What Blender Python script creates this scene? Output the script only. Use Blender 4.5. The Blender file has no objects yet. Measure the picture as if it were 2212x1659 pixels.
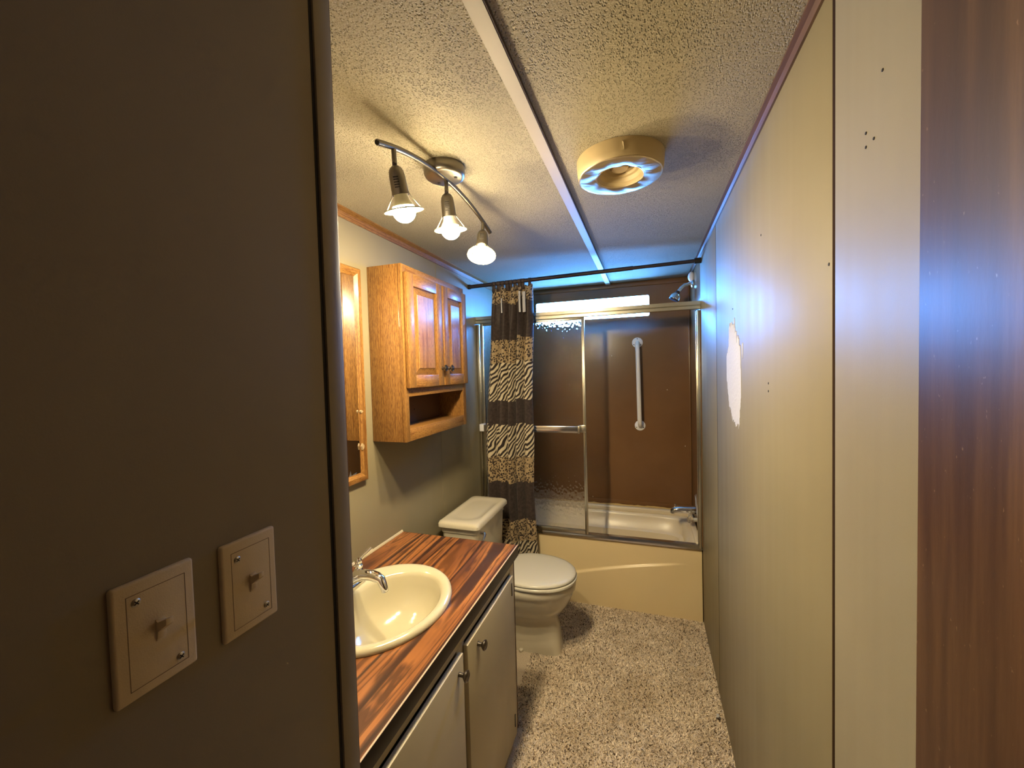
import bpy, bmesh, math, random
import numpy as np
from mathutils import Vector, Matrix

random.seed(7)
rng = np.random.default_rng(7)
scene = bpy.context.scene
COL = scene.collection
PI = math.pi

# ------------------------------------------------------------------ camera
YAW, PITCH, ROLL = 0.324427, -0.0341947, -0.0267325
fwd = Vector((-math.sin(YAW) * math.cos(PITCH), math.cos(YAW) * math.cos(PITCH), math.sin(PITCH)))
rgt = Vector((math.cos(YAW), math.sin(YAW), 0))
upv = rgt.cross(fwd)
r2 = rgt * math.cos(ROLL) + upv * math.sin(ROLL)
u2 = -rgt * math.sin(ROLL) + upv * math.cos(ROLL)
cam = bpy.data.cameras.new('camera')
cam.sensor_fit = 'HORIZONTAL'
cam.sensor_width = 36.0
cam.lens = 870.337 / 2212 * 36.0
cam.clip_start = 0.01
camo = bpy.data.objects.new('camera', cam)
COL.objects.link(camo)
m = Matrix((r2, u2, -fwd)).transposed().to_4x4()
m.translation = Vector((0, 0, 1.503))
camo.matrix_world = m
scene.camera = camo

# ------------------------------------------------------------------ world, light, exposure
W = bpy.data.worlds.new('sky')
scene.world = W
W.use_nodes = True
bg = W.node_tree.nodes['Background']
bg.inputs[0].default_value = (0.09, 0.35, 1.0, 1)
bg.inputs[1].default_value = 11.0
pl = bpy.data.lights.new('window_portal', 'AREA')     # tells the renderer where the sky comes in; gives no light of its own
pl.shape = 'RECTANGLE'; pl.size = 0.85; pl.size_y = 0.153
pl.cycles.is_portal = True
po = bpy.data.objects.new('window_portal', pl)
po.location = (-0.404, 3.17, 1.9485); po.rotation_euler = (-PI / 2, 0, 0)
COL.objects.link(po)
BULB = 75.0
BULB_COL = (1.0, 0.81, 0.50)
vs = scene.view_settings
vs.view_transform = 'Standard'; vs.look = 'None'; vs.gamma = 1.0
vs.use_curve_mapping = False
vs.exposure = 4.0

# ------------------------------------------------------------------ materials
class NT:
    def __init__(self, name):
        self.m = bpy.data.materials.new(name); self.m.use_nodes = True
        self.t = self.m.node_tree; self.b = self.t.nodes['Principled BSDF']
        self.out = self.t.nodes['Material Output']
    def n(self, kind, **kw):
        nd = self.t.nodes.new(kind)
        for k, v in kw.items(): setattr(nd, k, v)
        return nd
    def link(self, a, b): self.t.links.new(a, b)
    def set(self, sock, v):
        if hasattr(v, 'is_linked') or isinstance(v, bpy.types.NodeSocket): self.link(v, sock)
        else: sock.default_value = v
    def coord(self, scale=(1, 1, 1), which='Object', rot=(0, 0, 0), loc=(0, 0, 0)):
        c = self.n('ShaderNodeTexCoord'); mp = self.n('ShaderNodeMapping')
        mp.inputs['Scale'].default_value = scale; mp.inputs['Rotation'].default_value = rot
        mp.inputs['Location'].default_value = loc
        self.link(c.outputs[which], mp.inputs['Vector']); return mp.outputs[0]
    def noise(self, vec, scale=5, detail=3, rough=.5, dist=0.):
        k = self.n('ShaderNodeTexNoise'); self.link(vec, k.inputs['Vector'])
        k.inputs['Scale'].default_value = scale; k.inputs['Detail'].default_value = detail
        k.inputs['Roughness'].default_value = rough; k.inputs['Distortion'].default_value = dist
        return k.outputs['Fac']
    def voronoi(self, vec, scale, feature='F1'):
        k = self.n('ShaderNodeTexVoronoi'); k.feature = feature
        self.link(vec, k.inputs['Vector']); k.inputs['Scale'].default_value = scale
        return k.outputs['Distance']
    def wave(self, vec, scale, dist, detail=2, dscale=1., direction='X'):
        k = self.n('ShaderNodeTexWave'); k.bands_direction = direction
        self.link(vec, k.inputs['Vector'])
        k.inputs['Scale'].default_value = scale; k.inputs['Distortion'].default_value = dist
        k.inputs['Detail'].default_value = detail; k.inputs['Detail Scale'].default_value = dscale
        return k.outputs['Fac']
    def ramp(self, fac, stops, interp='LINEAR'):
        r = self.n('ShaderNodeValToRGB'); r.color_ramp.interpolation = interp
        e = r.color_ramp.elements
        while len(e) < len(stops): e.new(1.0)
        for i, (p, c) in enumerate(stops):
            e[i].position = p
            if isinstance(c, (int, float)): c = (c, c, c)
            e[i].color = (*c, 1)
        self.link(fac, r.inputs[0]); return r.outputs[0]
    def mix(self, fac, a, b, mode='MIX'):
        k = self.n('ShaderNodeMix'); k.data_type = 'RGBA'; k.blend_type = mode
        self.set(k.inputs[0], fac)
        for s, v in ((k.inputs[6], a), (k.inputs[7], b)):
            if isinstance(v, tuple): s.default_value = (*v, 1)
            else: self.link(v, s)
        return k.outputs[2]
    def math(self, op, a, b=0.):
        k = self.n('ShaderNodeMath'); k.operation = op
        self.set(k.inputs[0], a); self.set(k.inputs[1], b); return k.outputs[0]
    def bump(self, h, strength=.3, dist=.002):
        k = self.n('ShaderNodeBump'); k.inputs['Strength'].default_value = strength
        k.inputs['Distance'].default_value = dist
        self.link(h, k.inputs['Height']); self.link(k.outputs[0], self.b.inputs['Normal']); return k
    def col(self, c):
        if isinstance(c, tuple): self.b.inputs['Base Color'].default_value = (*c, 1)
        else: self.link(c, self.b.inputs['Base Color'])
    def pbr(self, rough=.5, metal=0., spec=.5, coat=0.):
        self.b.inputs['Roughness'].default_value = rough; self.b.inputs['Metallic'].default_value = metal
        self.b.inputs['Specular IOR Level'].default_value = spec
        self.b.inputs['Coat Weight'].default_value = coat
        if coat: self.b.inputs['Coat Roughness'].default_value = .12

MAT = {}
def simple(name, c, rough=.5, metal=0., spec=.5, coat=0., bump=None):
    k = NT(name); k.col(c); k.pbr(rough, metal, spec, coat)
    if bump:
        v = k.coord(); k.bump(k.noise(v, bump[0], 3), bump[1], bump[2])
    MAT[name] = k.m; return k.m

def paint(name, c, rough, spec=.5):
    k = NT(name); v = k.coord()
    n1 = k.noise(v, 2.2, 3, .55); vz = k.coord((9, 9, .5)); n2 = k.noise(vz, 2.0, 2, .5)
    lo = tuple(x * .93 for x in c); hi = tuple(min(1, x * 1.06) for x in c)
    k.col(k.ramp(n1, [(.3, lo), (.7, hi)]))
    k.pbr(rough, 0, spec)
    rr = k.ramp(n2, [(.3, rough * .95), (.7, min(1, rough * 1.08))]); k.link(rr, k.b.inputs['Roughness'])
    fine = k.noise(v, 420, 2, .5); broad = k.noise(v, 30, 2, .5)
    k.bump(k.math('ADD', k.math('MULTIPLY', fine, .35), k.math('MULTIPLY', broad, .25)), .2, .001)
    MAT[name] = k.m
paint('wall_paint', (.225, .190, .117), .47, .3)
paint('entry_paint', (.25, .195, .12), .5, .35)
paint('vanity_paint', (.46, .39, .25), .42, .4)

k = NT('brown_paint'); v = k.coord()
base = k.ramp(k.noise(v, 3, 3), [(.3, (.165, .080, .030)), (.7, (.205, .104, .040))])
sp = k.voronoi(k.coord((1, 1, .55)), 13.0)
chip = k.ramp(sp, [(.0, 1.), (.028, 1.), (.034, 0.)])
gate = k.ramp(k.noise(v, 9, 1), [(.52, 0.), (.56, 1.)])
k.col(k.mix(k.math('MULTIPLY', chip, gate), base, (.62, .52, .36)))
k.pbr(.26, 0, .5); k.bump(k.noise(v, 60, 2), .12, .001); MAT['brown_paint'] = k.m

k = NT('popcorn_ceiling'); v = k.coord()
pit = k.voronoi(k.coord((1.0, .62, 1.0)), 235.0)
w = k.noise(v, 210, 3, .6)
h = k.math('ADD', k.math('MULTIPLY', k.ramp(pit, [(.10, 0.), (.42, 1.)]), 1.0), k.math('MULTIPLY', w, .55))
amt = k.ramp(k.noise(v, 3.5, 2), [(.35, .55), (.7, 1.)])
k.col(k.ramp(k.noise(v, 260, 3, .6), [(.33, (.27, .235, .16)), (.5, (.385, .34, .24)), (.7, (.41, .365, .265))]))
k.pbr(.85, 0, .2); bn = k.bump(h, 1., .005); k.link(amt, bn.inputs['Strength'])
MAT['popcorn_ceiling'] = k.m

def oak(name, scale, rot=(0, 0, 0)):
    k = NT(name)
    v = k.coord(scale, rot=rot)
    wv = k.wave(v, 1.3, 7.5, 3, 1.3, 'X')
    pores = k.noise(k.coord(tuple(s * 6 for s in scale), rot=rot), 6.0, 3, .6)
    c1 = k.ramp(wv, [(.0, (.16, .068, .016)), (.22, (.275, .138, .036)), (.7, (.315, .165, .046)), (1., (.255, .125, .031))])
    c2 = k.mix(k.ramp(pores, [(.40, .95), (.53, 0.)]), c1, (.11, .039, .008))
    k.col(c2); k.pbr(.36, 0, .45, .1); k.bump(pores, .15, .0008)
    MAT[name] = k.m
oak('oak_vertical', (26, 26, 1.7))
oak('oak_along_wall', (26, 1.7, 26))
oak('oak_trim', (40, 1.2, 40))
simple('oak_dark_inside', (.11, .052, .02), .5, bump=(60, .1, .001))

k = NT('rosewood_laminate')
v = k.coord((1, .075, 1), loc=(.13, .3, 0))
flow = k.noise(v, 7.0, 2, .5)
cmb = k.n('ShaderNodeVectorMath'); cmb.operation = 'ADD'
off = k.n('ShaderNodeCombineXYZ'); k.link(k.math('MULTIPLY', flow, .26), off.inputs[0])
k.link(v, cmb.inputs[0]); k.link(off.outputs[0], cmb.inputs[1]); vv = cmb.outputs[0]
big = k.noise(vv, 13, 3, .55)
mid = k.noise(vv, 62, 3, .6)
fine = k.noise(vv, 150, 2, .5)
c0 = k.ramp(big, [(.27, (.045, .018, .010)), (.37, (.15, .052, .016)), (.50, (.30, .112, .031)), (.68, (.40, .172, .050))])
wv1 = k.wave(vv, 5.0, 3.5, 3, 1.6, 'X'); wv2 = k.wave(vv, 14.0, 5.0, 3, 1.2, 'X')
c0 = k.mix(k.ramp(wv2, [(.05, .75), (.30, 0.)]), c0, (.085, .030, .010))
c0 = k.mix(k.ramp(wv1, [(.02, .95), (.22, 0.)]), c0, (.030, .013, .008))
c1 = k.mix(k.ramp(mid, [(.36, .8), (.46, 0.)]), c0, (.035, .014, .007))
c2 = k.mix(k.ramp(fine, [(.34, .5), (.45, 0.)]), c1, (.07, .024, .008))
k.col(c2); k.pbr(.30, 0, .5); MAT['rosewood_laminate'] = k.m

k = NT('dark_door_wood')
v = k.coord((1, 1, .045))
a = k.noise(v, 28, 4, .6); b = k.noise(v, 120, 3, .6)
c0 = k.ramp(a, [(.3, (.028, .011, .0045)), (.5, (.055, .023, .009)), (.72, (.115, .055, .022))])
c1 = k.mix(k.ramp(b, [(.4, .35), (.55, 0.)]), c0, (.045, .018, .008))
fl = k.noise(k.coord((1, 1.0, .5)), 210, 2, .6)
c2 = k.mix(k.ramp(fl, [(.70, 0.), (.76, .45)]), c1, (.34, .22, .13))
k.col(c2); k.pbr(.43, 0, .28); k.bump(k.noise(k.coord((1, 1, .3)), 170, 3), .15, .0006); MAT['dark_door_wood'] = k.m
k = NT('brown_trim_wood'); v = k.coord((1, .06, 1))
k.col(k.ramp(k.noise(v, 60, 3), [(.3, (.085, .042, .020)), (.7, (.14, .070, .034))])); k.pbr(.3, 0, .5); MAT['brown_trim_wood'] = k.m
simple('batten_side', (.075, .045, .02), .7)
simple('batten_face', (.42, .36, .26), .5)
simple('groove_dark', (.03, .016, .006), 1., spec=.05)
simple('jamb_edge_wood', (.09, .035, .014), .5)

k = NT('carpet_base'); v = k.coord()
k.col(k.ramp(k.noise(v, 300, 3, .6), [(.35, (.42, .34, .25)), (.6, (.68, .57, .44))])); k.pbr(.95, 0, .1); k.bump(k.noise(v, 250, 3), .8, .005); MAT['carpet_base'] = k.m
k = NT('carpet_yarn'); at = k.n('ShaderNodeVertexColor'); at.layer_name = 'yarn'
v = k.coord(); st = k.ramp(k.noise(v, 4.5, 4, .6), [(.36, (.78, .74, .68)), (.6, (1., 1., 1.))])
k.col(k.mix(1.0, at.outputs[0], st, 'MULTIPLY')); k.pbr(.9, 0, .1); MAT['carpet_yarn'] = k.m

simple('sink_cream', (.48, .435, .30), .14, spec=.55, coat=.3)
simple('bone_china', (.60, .545, .42), .12, spec=.55, coat=.3)
simple('seat_plastic', (.60, .57, .48), .2)
simple('tub_gelcoat', (.78, .63, .37), .28)
simple('tub_inside', (.76, .65, .46), .3)
simple('caulk_yellowed', (.55, .38, .14), .7, bump=(80, .5, .004))
simple('raw_wood', (.34, .25, .14), .7)
simple('chrome', (.82, .82, .84), .07, 1.)
simple('brushed_nickel', (.21, .19, .16), .36, 1.)
simple('anodised_champagne', (.60, .58, .50), .26, 1.)
simple('bright_aluminium', (.74, .72, .68), .16, 1.)
simple('dark_bronze', (.05, .04, .045), .4, .6)
simple('antique_pewter', (.15, .13, .11), .28, 1.)
simple('lampholder_white', (.42, .40, .33), .4)
simple('trim_ring_cream', (.22, .22, .12), .5)
simple('grab_white', (.85, .83, .78), .3)
simple('white_plastic', (.75, .75, .78), .25)
simple('switch_almond', (.66, .51, .30), .5, bump=(700, .25, .0006))
simple('switch_line', (.16, .10, .05), .7)
simple('screw_metal', (.5, .46, .38), .35, 1.)
simple('black_slot', (.012, .009, .007), .8)
simple('spackle_white', (.48, .47, .46), .8, bump=(90, .5, .003))
simple('vent_plastic', (.44, .34, .18), .5, bump=(40, .3, .002))
simple('vent_grey', (.42, .32, .19), .5)
simple('mirror_glass', (.86, .86, .84), .015, 1.)
simple('liner_white', (.45, .45, .48), .6)
simple('edge_dark', (.022, .013, .007), .45, spec=.3)
simple('edge_line', (.48, .36, .26), .4)
simple('rust_sealant', (.15, .07, .02), .8, bump=(200, .6, .003))

k = NT('foil_tape'); v = k.coord()
k.col((.66, .56, .40)); k.pbr(.42, 1.)
k.bump(k.noise(v, 14, 2, .5, .6), .5, .008); MAT['foil_tape'] = k.m

k = NT('bulb_glow'); k.b.inputs['Base Color'].default_value = (.9, .9, .9, 1)
k.b.inputs['Emission Color'].default_value = (*BULB_COL, 1); at = k.n('ShaderNodeVertexColor'); at.layer_name = 'glow'
k.link(k.math('MULTIPLY', at.outputs[0], BULB), k.b.inputs['Emission Strength'])
MAT['bulb_glow'] = k.m

def glass_mix(name, tint, clear, bumpy):
    k = NT(name); t = k.t
    tr = k.n('ShaderNodeBsdfTransparent'); tr.inputs[0].default_value = (*tint, 1)
    mx = k.n('ShaderNodeMixShader'); mx.inputs[0].default_value = clear
    if bumpy:
        k.b.inputs['Transmission Weight'].default_value = 1.; k.pbr(.05, 0, .5); k.col(tint); k.b.inputs['IOR'].default_value = 1.35
        v = k.coord((1, 1, .6))
        k.bump(k.math('ADD', k.voronoi(v, 75., 'SMOOTH_F1'), k.math('MULTIPLY', k.noise(v, 60, 2), .5)), .9, .008)
        k.link(k.b.outputs[0], mx.inputs[1])
    else:
        gl = k.n('ShaderNodeBsdfGlossy'); gl.inputs['Roughness'].default_value = .02
        k.link(gl.outputs[0], mx.inputs[1])
    k.link(tr.outputs[0], mx.inputs[2]); k.link(mx.outputs[0], k.out.inputs[0]); MAT[name] = k.m
glass_mix('obscure_glass', (.97, .965, .95), .58, True)
glass_mix('window_glass', (.97, .98, 1.), .94, False)
k = NT('clear_acrylic'); k.col((.9, .86, .76)); k.pbr(.08, 0, .5); k.b.inputs['Transmission Weight'].default_value = .85; MAT['clear_acrylic'] = k.m

# curtain cloth: bands of animal print, laid out on the cloth itself (u = metres across, v = metres up)
k = NT('animal_print_cloth')
uv = k.coord(which='UV'); sep = k.n('ShaderNodeSeparateXYZ'); k.link(uv, sep.inputs[0])
cu = k.n('ShaderNodeCombineXYZ'); k.link(k.math('MULTIPLY', k.math('FLOOR', k.math('MULTIPLY', sep.outputs[0], 14.)), 3.7), cu.inputs[0])
jit = k.math('MULTIPLY', k.math('SUBTRACT', k.noise(cu.outputs[0], 1.0, 0), .5), .085)
hh = k.math('DIVIDE', k.math('ADD', sep.outputs[1], jit), 2.2)
def bands(edges):
    st = [(0., 0.)]
    for lo, hi in edges: st += [(lo / 2.2, 1.), (hi / 2.2, 0.)]
    return k.ramp(hh, sorted(st), 'CONSTANT')
zeb = bands([(.12, .409), (.947, 1.156), (1.308, 1.555)])
leo = bands([(.409, .546), (.788, .947), (1.555, 1.70), (1.926, 2.06)])
zv = k.coord((1.0, 1.0, 1), 'UV', rot=(0, 0, .75))
zw = k.wave(zv, 13.0, 9.0, 1.0, .8, 'X')
zc = k.ramp(zw, [(.0, (.022, .014, .012)), (.45, (.022, .014, .012)), (.52, (.50, .43, .30)), (1., (.56, .48, .34))])
d1 = k.voronoi(uv, 80.); nz = k.noise(uv, 120, 1)
ring = k.ramp(k.math('ADD', d1, k.math('MULTIPLY', k.math('SUBTRACT', nz, .5), .12)), [(.12, (.26, .17, .08)), (.16, (.020, .012, .010)), (.44, (.020, .012, .010)), (.49, (.36, .265, .15))])
dk = k.ramp(k.noise(uv, 55, 3, .6), [(.35, (.024, .016, .014)), (.7, (.058, .040, .035))])
cc = k.mix(leo, k.mix(zeb, dk, zc), ring)
k.col(cc); k.pbr(.6, 0, .3)
k.b.inputs['Sheen Weight'].default_value = .15
MAT['animal_print_cloth'] = k.m
simple('curtain_tab_cloth', (.045, .030, .026), .65)

# ------------------------------------------------------------------ mesh helpers
class MB:
    def __init__(self): self.v = []; self.f = []; self.mi = []; self.cur = 0
    def add(self, vs, fs):
        o = len(self.v); self.v += [tuple(p) for p in vs]
        for f in fs: self.f.append(tuple(i + o for i in f)); self.mi.append(self.cur)
        return self
    def box(self, x0, x1, y0, y1, z0, z1):
        return self.add([(x0, y0, z0), (x1, y0, z0), (x1, y1, z0), (x0, y1, z0), (x0, y0, z1), (x1, y0, z1), (x1, y1, z1), (x0, y1, z1)],
                 [(0, 3, 2, 1), (4, 5, 6, 7), (0, 1, 5, 4), (1, 2, 6, 5), (2, 3, 7, 6), (3, 0, 4, 7)])
    def loft(self, loops, cap0=True, cap1=True, closed=True):
        n = len(loops[0]); vs = [p for l in loops for p in l]; fs = []
        for i in range(len(loops) - 1):
            for j in range(n if closed else n - 1):
                a = i * n + j; b = i * n + (j + 1) % n
                fs.append((a, b, b + n, a + n))
        if cap0: fs.append(tuple(range(n))[::-1])
        if cap1: fs.append(tuple(range((len(loops) - 1) * n, len(loops) * n)))
        return self.add(vs, fs)
    def tube(self, path, r, n=12, cap=True):
        path = [Vector(p) for p in path]
        rs = r if isinstance(r, (list, tuple)) else [r] * len(path)
        loops = []; prev = None
        for i, p in enumerate(path):
            t = (path[min(i + 1, len(path) - 1)] - path[max(i - 1, 0)]).normalized()
            ref = prev if prev is not None else (Vector((0, 0, 1)) if abs(t.z) < .9 else Vector((1, 0, 0)))
            a = t.cross(ref).normalized(); b = a.cross(t).normalized(); prev = b
            loops.append([p + rs[i] * (math.cos(q) * a + math.sin(q) * b) for q in [2 * PI * j / n for j in range(n)]])
        return self.loft(loops, cap, cap)
    def lathe(self, prof, origin, axis=(0, 0, 1), n=32, cap0=False, cap1=False):
        ax = Vector(axis).normalized(); ref = Vector((1, 0, 0)) if abs(ax.x) < .9 else Vector((0, 1, 0))
        a = ax.cross(ref).normalized(); b = ax.cross(a).normalized(); o = Vector(origin)
        loops = [[o + ax * h + r * (math.cos(q) * a + math.sin(q) * b) for q in [2 * PI * j / n for j in range(n)]] for r, h in prof]
        return self.loft(loops, cap0, cap1)
    def prism(self, pts, axis, lo, hi):
        def mk(p, h):
            return {'x': (h, p[0], p[1]), 'y': (p[0], h, p[1]), 'z': (p[0], p[1], h)}[axis]
        return self.loft([[mk(p, lo) for p in pts], [mk(p, hi) for p in pts]])

BASE = {}
def finish(o, parent):
    COL.objects.link(o)
    if parent: o.parent = parent
def build(name, mb, mat, parent=None, bevel=0, smooth=35, segs=2, label=None, subsurf=0):
    me = bpy.data.meshes.new(name)
    vs = np.array(mb.v, dtype=float)
    if parent is not None: base = BASE[parent.name]
    else:
        base = np.array([(vs[:, 0].min() + vs[:, 0].max()) / 2, (vs[:, 1].min() + vs[:, 1].max()) / 2, vs[:, 2].min()])
    vs = vs - base
    me.from_pydata(vs.tolist(), [], mb.f)
    mats = mat if isinstance(mat, (list, tuple)) else [mat]
    for x in mats: me.materials.append(MAT[x])
    if len(mats) > 1: me.polygons.foreach_set('material_index', mb.mi)
    bm = bmesh.new(); bm.from_mesh(me)
    bmesh.ops.recalc_face_normals(bm, faces=bm.faces)
    if bevel:
        ed = [e for e in bm.edges if len(e.link_faces) == 2 and e.calc_face_angle(0) > .6]
        bmesh.ops.bevel(bm, geom=ed, offset=bevel, segments=segs, affect='EDGES', profile=.5, clamp_overlap=True)
    bm.to_mesh(me); bm.free()
    if smooth:
        me.shade_smooth(); me.set_sharp_from_angle(angle=math.radians(smooth))
    o = bpy.data.objects.new(name, me)
    finish(o, parent)
    if parent is None: o.location = Vector(base)
    BASE[o.name] = base
    if label: o['label'] = label
    if subsurf:
        s = o.modifiers.new('smooth', 'SUBSURF'); s.levels = subsurf; s.render_levels = subsurf
    return o
def thing(name, label, cat, loc, group=None):
    o = bpy.data.objects.new(name, None); o.location = loc; o.empty_display_size = .05
    COL.objects.link(o); BASE[o.name] = np.array(loc, dtype=float)
    o['label'] = label; o['category'] = cat
    if group: o['group'] = group
    return o
def tag(o, label, cat, group=None):
    o['label'] = label; o['category'] = cat
    if group: o['group'] = group
    return o
def struct(o, label=None):
    o['kind'] = 'structure'
    if label: o['label'] = label
    return o
def bx(*a): return MB().box(*a)
def rrect(x0, x1, y0, y1, r, n=6):
    pts = []
    for cx, cy, a0 in ((x1 - r, y1 - r, 0), (x0 + r, y1 - r, PI / 2), (x0 + r, y0 + r, PI), (x1 - r, y0 + r, 3 * PI / 2)):
        for i in range(n + 1):
            a = a0 + PI / 2 * i / n; pts.append((cx + r * math.cos(a), cy + r * math.sin(a)))
    return pts
def sstep(a, b, x):
    t = min(1, max(0, (x - a) / (b - a))); return t * t * (3 - 2 * t)

XR, XL, YB, YT, H = .292, -1.095, 3.12, 2.53, 2.13
XE, YE = -.466, .526          # face and end of the entry wall
Y0 = -1.3

# ------------------------------------------------------------------ the shell
fl = struct(build('floor', bx(-1.25, .45, Y0 - .1, YB + .12, -.06, 0.), 'carpet_base', smooth=0), 'carpeted bathroom floor in speckled beige')
struct(build('ceiling', bx(-1.25, .45, Y0 - .1, YB + .12, H, H + .06), 'popcorn_ceiling', smooth=0), 'cream stippled popcorn ceiling')
wr = struct(build('wall_right', bx(XR + .006, XR + .1, Y0, YB, 0, H), 'groove_dark', smooth=0), 'right wall of painted panels with dark seams')
pan = []
for y0, y1, mt in ((Y0, .7975, 'wall_paint'), (.8065, 1.9795, 'wall_paint'), (1.9875, YT, 'wall_paint'), (YT + .001, YB, 'brown_paint')):
    pan.append(build('panel', bx(XR, XR + .012, y0, y1, 0, H), mt, wr, bevel=.0025, segs=2))
for y, w in ((.802, .0046), (1.9835, .0040)):
    build('seam_strip', bx(XR + .0004, XR + .008, y - w, y + w, 0, H), 'groove_dark', wr, smooth=0)
pan[3]['label'] = 'brown painted panel beside the tub'
def holes(parent, pts, r=.0035):
    for y, z in pts:
        mb = MB().lathe([(r, 0), (r * .8, .0012), (r * .3, .0014)], (XR + .0003, y, z), (-1, 0, 0), 8, False, True)
        build('nail_hole', mb, 'black_slot', parent)
holes(pan[0], [(.6984, 1.8176), (.6778, 1.7998), (.6983, 1.7986), (.6573, 1.8752)], .0024)
holes(pan[1], [(.8182, 1.6664), (1.2412, 1.844), (1.1789, 1.4523), (1.1793, 1.4322), (1.62, 1.70)], .0033)
# bare white patch where the paint came off
out = [(1.5885, 1.6454), (1.61, 1.632), (1.640, 1.641), (1.6899, 1.6375), (1.686, 1.60), (1.7012, 1.5653), (1.716, 1.54), (1.7426, 1.5186), (1.735, 1.49), (1.7448, 1.4701), (1.73, 1.43), (1.7192, 1.4065), (1.705, 1.37), (1.6889, 1.3452), (1.662, 1.335), (1.6382, 1.3093), (1.60, 1.302), (1.5667, 1.2887), (1.545, 1.298), (1.522, 1.2926), (1.515, 1.33), (1.505, 1.3532), (1.498, 1.38), (1.487, 1.3963), (1.492, 1.43), (1.4889, 1.4648), (1.497, 1.49), (1.4998, 1.5105), (1.497, 1.54), (1.502, 1.5703), (1.528, 1.568), (1.53, 1.60), (1.5562, 1.5779), (1.56, 1.615), (1.5897, 1.6139)]
mb = MB(); ring_ = out + [out[0]]
def cross_z(y):
    zz = []
    for (ya, za), (yb, zb) in zip(ring_[:-1], ring_[1:]):
        if (ya - y) * (yb - y) < 0: zz.append(za + (zb - za) * (y - ya) / (yb - ya))
    return (min(zz), max(zz)) if zz else None
y = 1.4905
while y < 1.742:                      # upright bristle strokes of unequal length
    w = random.uniform(.004, .009); c = cross_z(y + w / 2)
    if c:
        lo_, hi_ = c[0] - random.uniform(-.004, .014), c[1] + random.uniform(-.006, .022)
        mb.add([(XR - .0012, y, lo_ + .003), (XR - .0012, y + w, lo_), (XR - .0012, y + w, hi_ - .004), (XR - .0012, y, hi_),
                (XR + .001, y, lo_ + .003), (XR + .001, y + w, lo_), (XR + .001, y + w, hi_ - .004), (XR + .001, y, hi_)],
               [(0, 1, 2, 3), (4, 7, 6, 5), (0, 4, 5, 1), (1, 5, 6, 2), (2, 6, 7, 3), (3, 7, 4, 0)])
    y += w
build('bare_patch', mb, 'spackle_white', pan[1], smooth=0, label='ragged bare white patch in the paint')
mb = MB().prism([(1.462, 1.572), (1.478, 1.566), (1.474, 1.535), (1.468, 1.52), (1.463, 1.54)], 'x', XR - .001, XR + .001)
build('bare_patch', mb, 'spackle_white', pan[1], smooth=0)

wl = struct(build('wall_left', bx(XL - .1, XL - .006, YE, YB, 0, H), 'groove_dark', smooth=0), 'left wall of painted panels behind cabinet and toilet')
for y0, y1 in ((YE, 1.992), (1.9935, YB)):
    build('panel', bx(XL - .012, XL, y0, y1, 0, H), 'wall_paint', wl, bevel=.001, segs=1)
build('seam_strip', bx(XL - .001, XL + .0015, 1.9905, 1.9955, 0, H - .02), 'wall_paint', wl, bevel=.0006, segs=1)

# end wall with the window opening
WX0, WX1, WZ0, WZ1 = -.83, .022, 1.872, 2.025
mb = MB(); y0, y1 = YB, YB + .1
mb.box(XL - .1, WX0, y0, y1, 0, H); mb.box(WX1, XR + .1, y0, y1, 0, H)
mb.box(WX0, WX1, y0, y1, 0, WZ0); mb.box(WX0, WX1, y0, y1, WZ1, H)
wb = struct(build('wall_back', mb, 'brown_paint', smooth=0), 'brown painted end wall above the tub')
build('corner_bead', bx(XR - .010, XR, YB - .006, YB, .46, H - .03), 'brown_paint', wb, bevel=.003)
build('base_strip', bx(XL, XR, YB - .006, YB, .47, .50), 'brown_paint', wb, bevel=.002)

# window
w1 = thing('window_1', 'narrow daylight window high above the tub', 'window', ((WX0 + WX1) / 2, YB, WZ0))
del w1['category']; struct(w1)
def ring_xz(o, i, ya, yb):
    mb = MB(); lo = [[(p[0], y, p[1]) for p in L] for L, y in ((i, ya), (o, ya), (o, yb), (i, yb), (i, ya))]
    return mb.loft(lo, False, False)
inn = rrect(WX0, WX1, WZ0, WZ1, .012); 
build('window_frame', ring_xz(rrect(WX0 - .012, WX1 + .012, WZ0 - .012, WZ1 + .012, .016), rrect(WX0 + .002, WX1 - .002, WZ0 + .002, WZ1 - .002, .012), YB - .005, YB + .07), 'brown_paint', w1)
build('window_casing', ring_xz(rrect(WX0 - .045, WX1 + .045, WZ0 - .022, WZ1 + .03, .006), rrect(WX0 - .010, WX1 + .010, WZ0 - .010, WZ1 + .010, .014), YB - .004, YB + .001), 'brown_paint', w1)
build('window_pane', bx(WX0, WX1, YB + .045, YB + .049, WZ0, WZ1), 'window_glass', w1, smooth=0)

# entry wall (near left) and walls behind the viewer
we = struct(build('wall_entry', bx(-1.19, XE, Y0, YE, 0, H), 'entry_paint', smooth=0), 'dark entry wall at the near left with two switches')
build('corner_trim', bx(XE - .002, XE + .0045, .4945, YE + .002, 0, H), 'entry_paint', we, bevel=.0012)
build('corner_trim_edge', bx(XE - .012, XE + .003, YE + .002, YE + .0045, 0, H), 'jamb_edge_wood', we, bevel=.0008)
build('trim_gap', bx(XE - .001, XE + .0006, .4895, .4945, 0, H), 'black_slot', we, smooth=0)
struct(build('wall_front', bx(-1.19, XR + .1, Y0 - .1, Y0, 0, H), 'entry_paint', smooth=0), 'hall wall behind the viewer')

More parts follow.
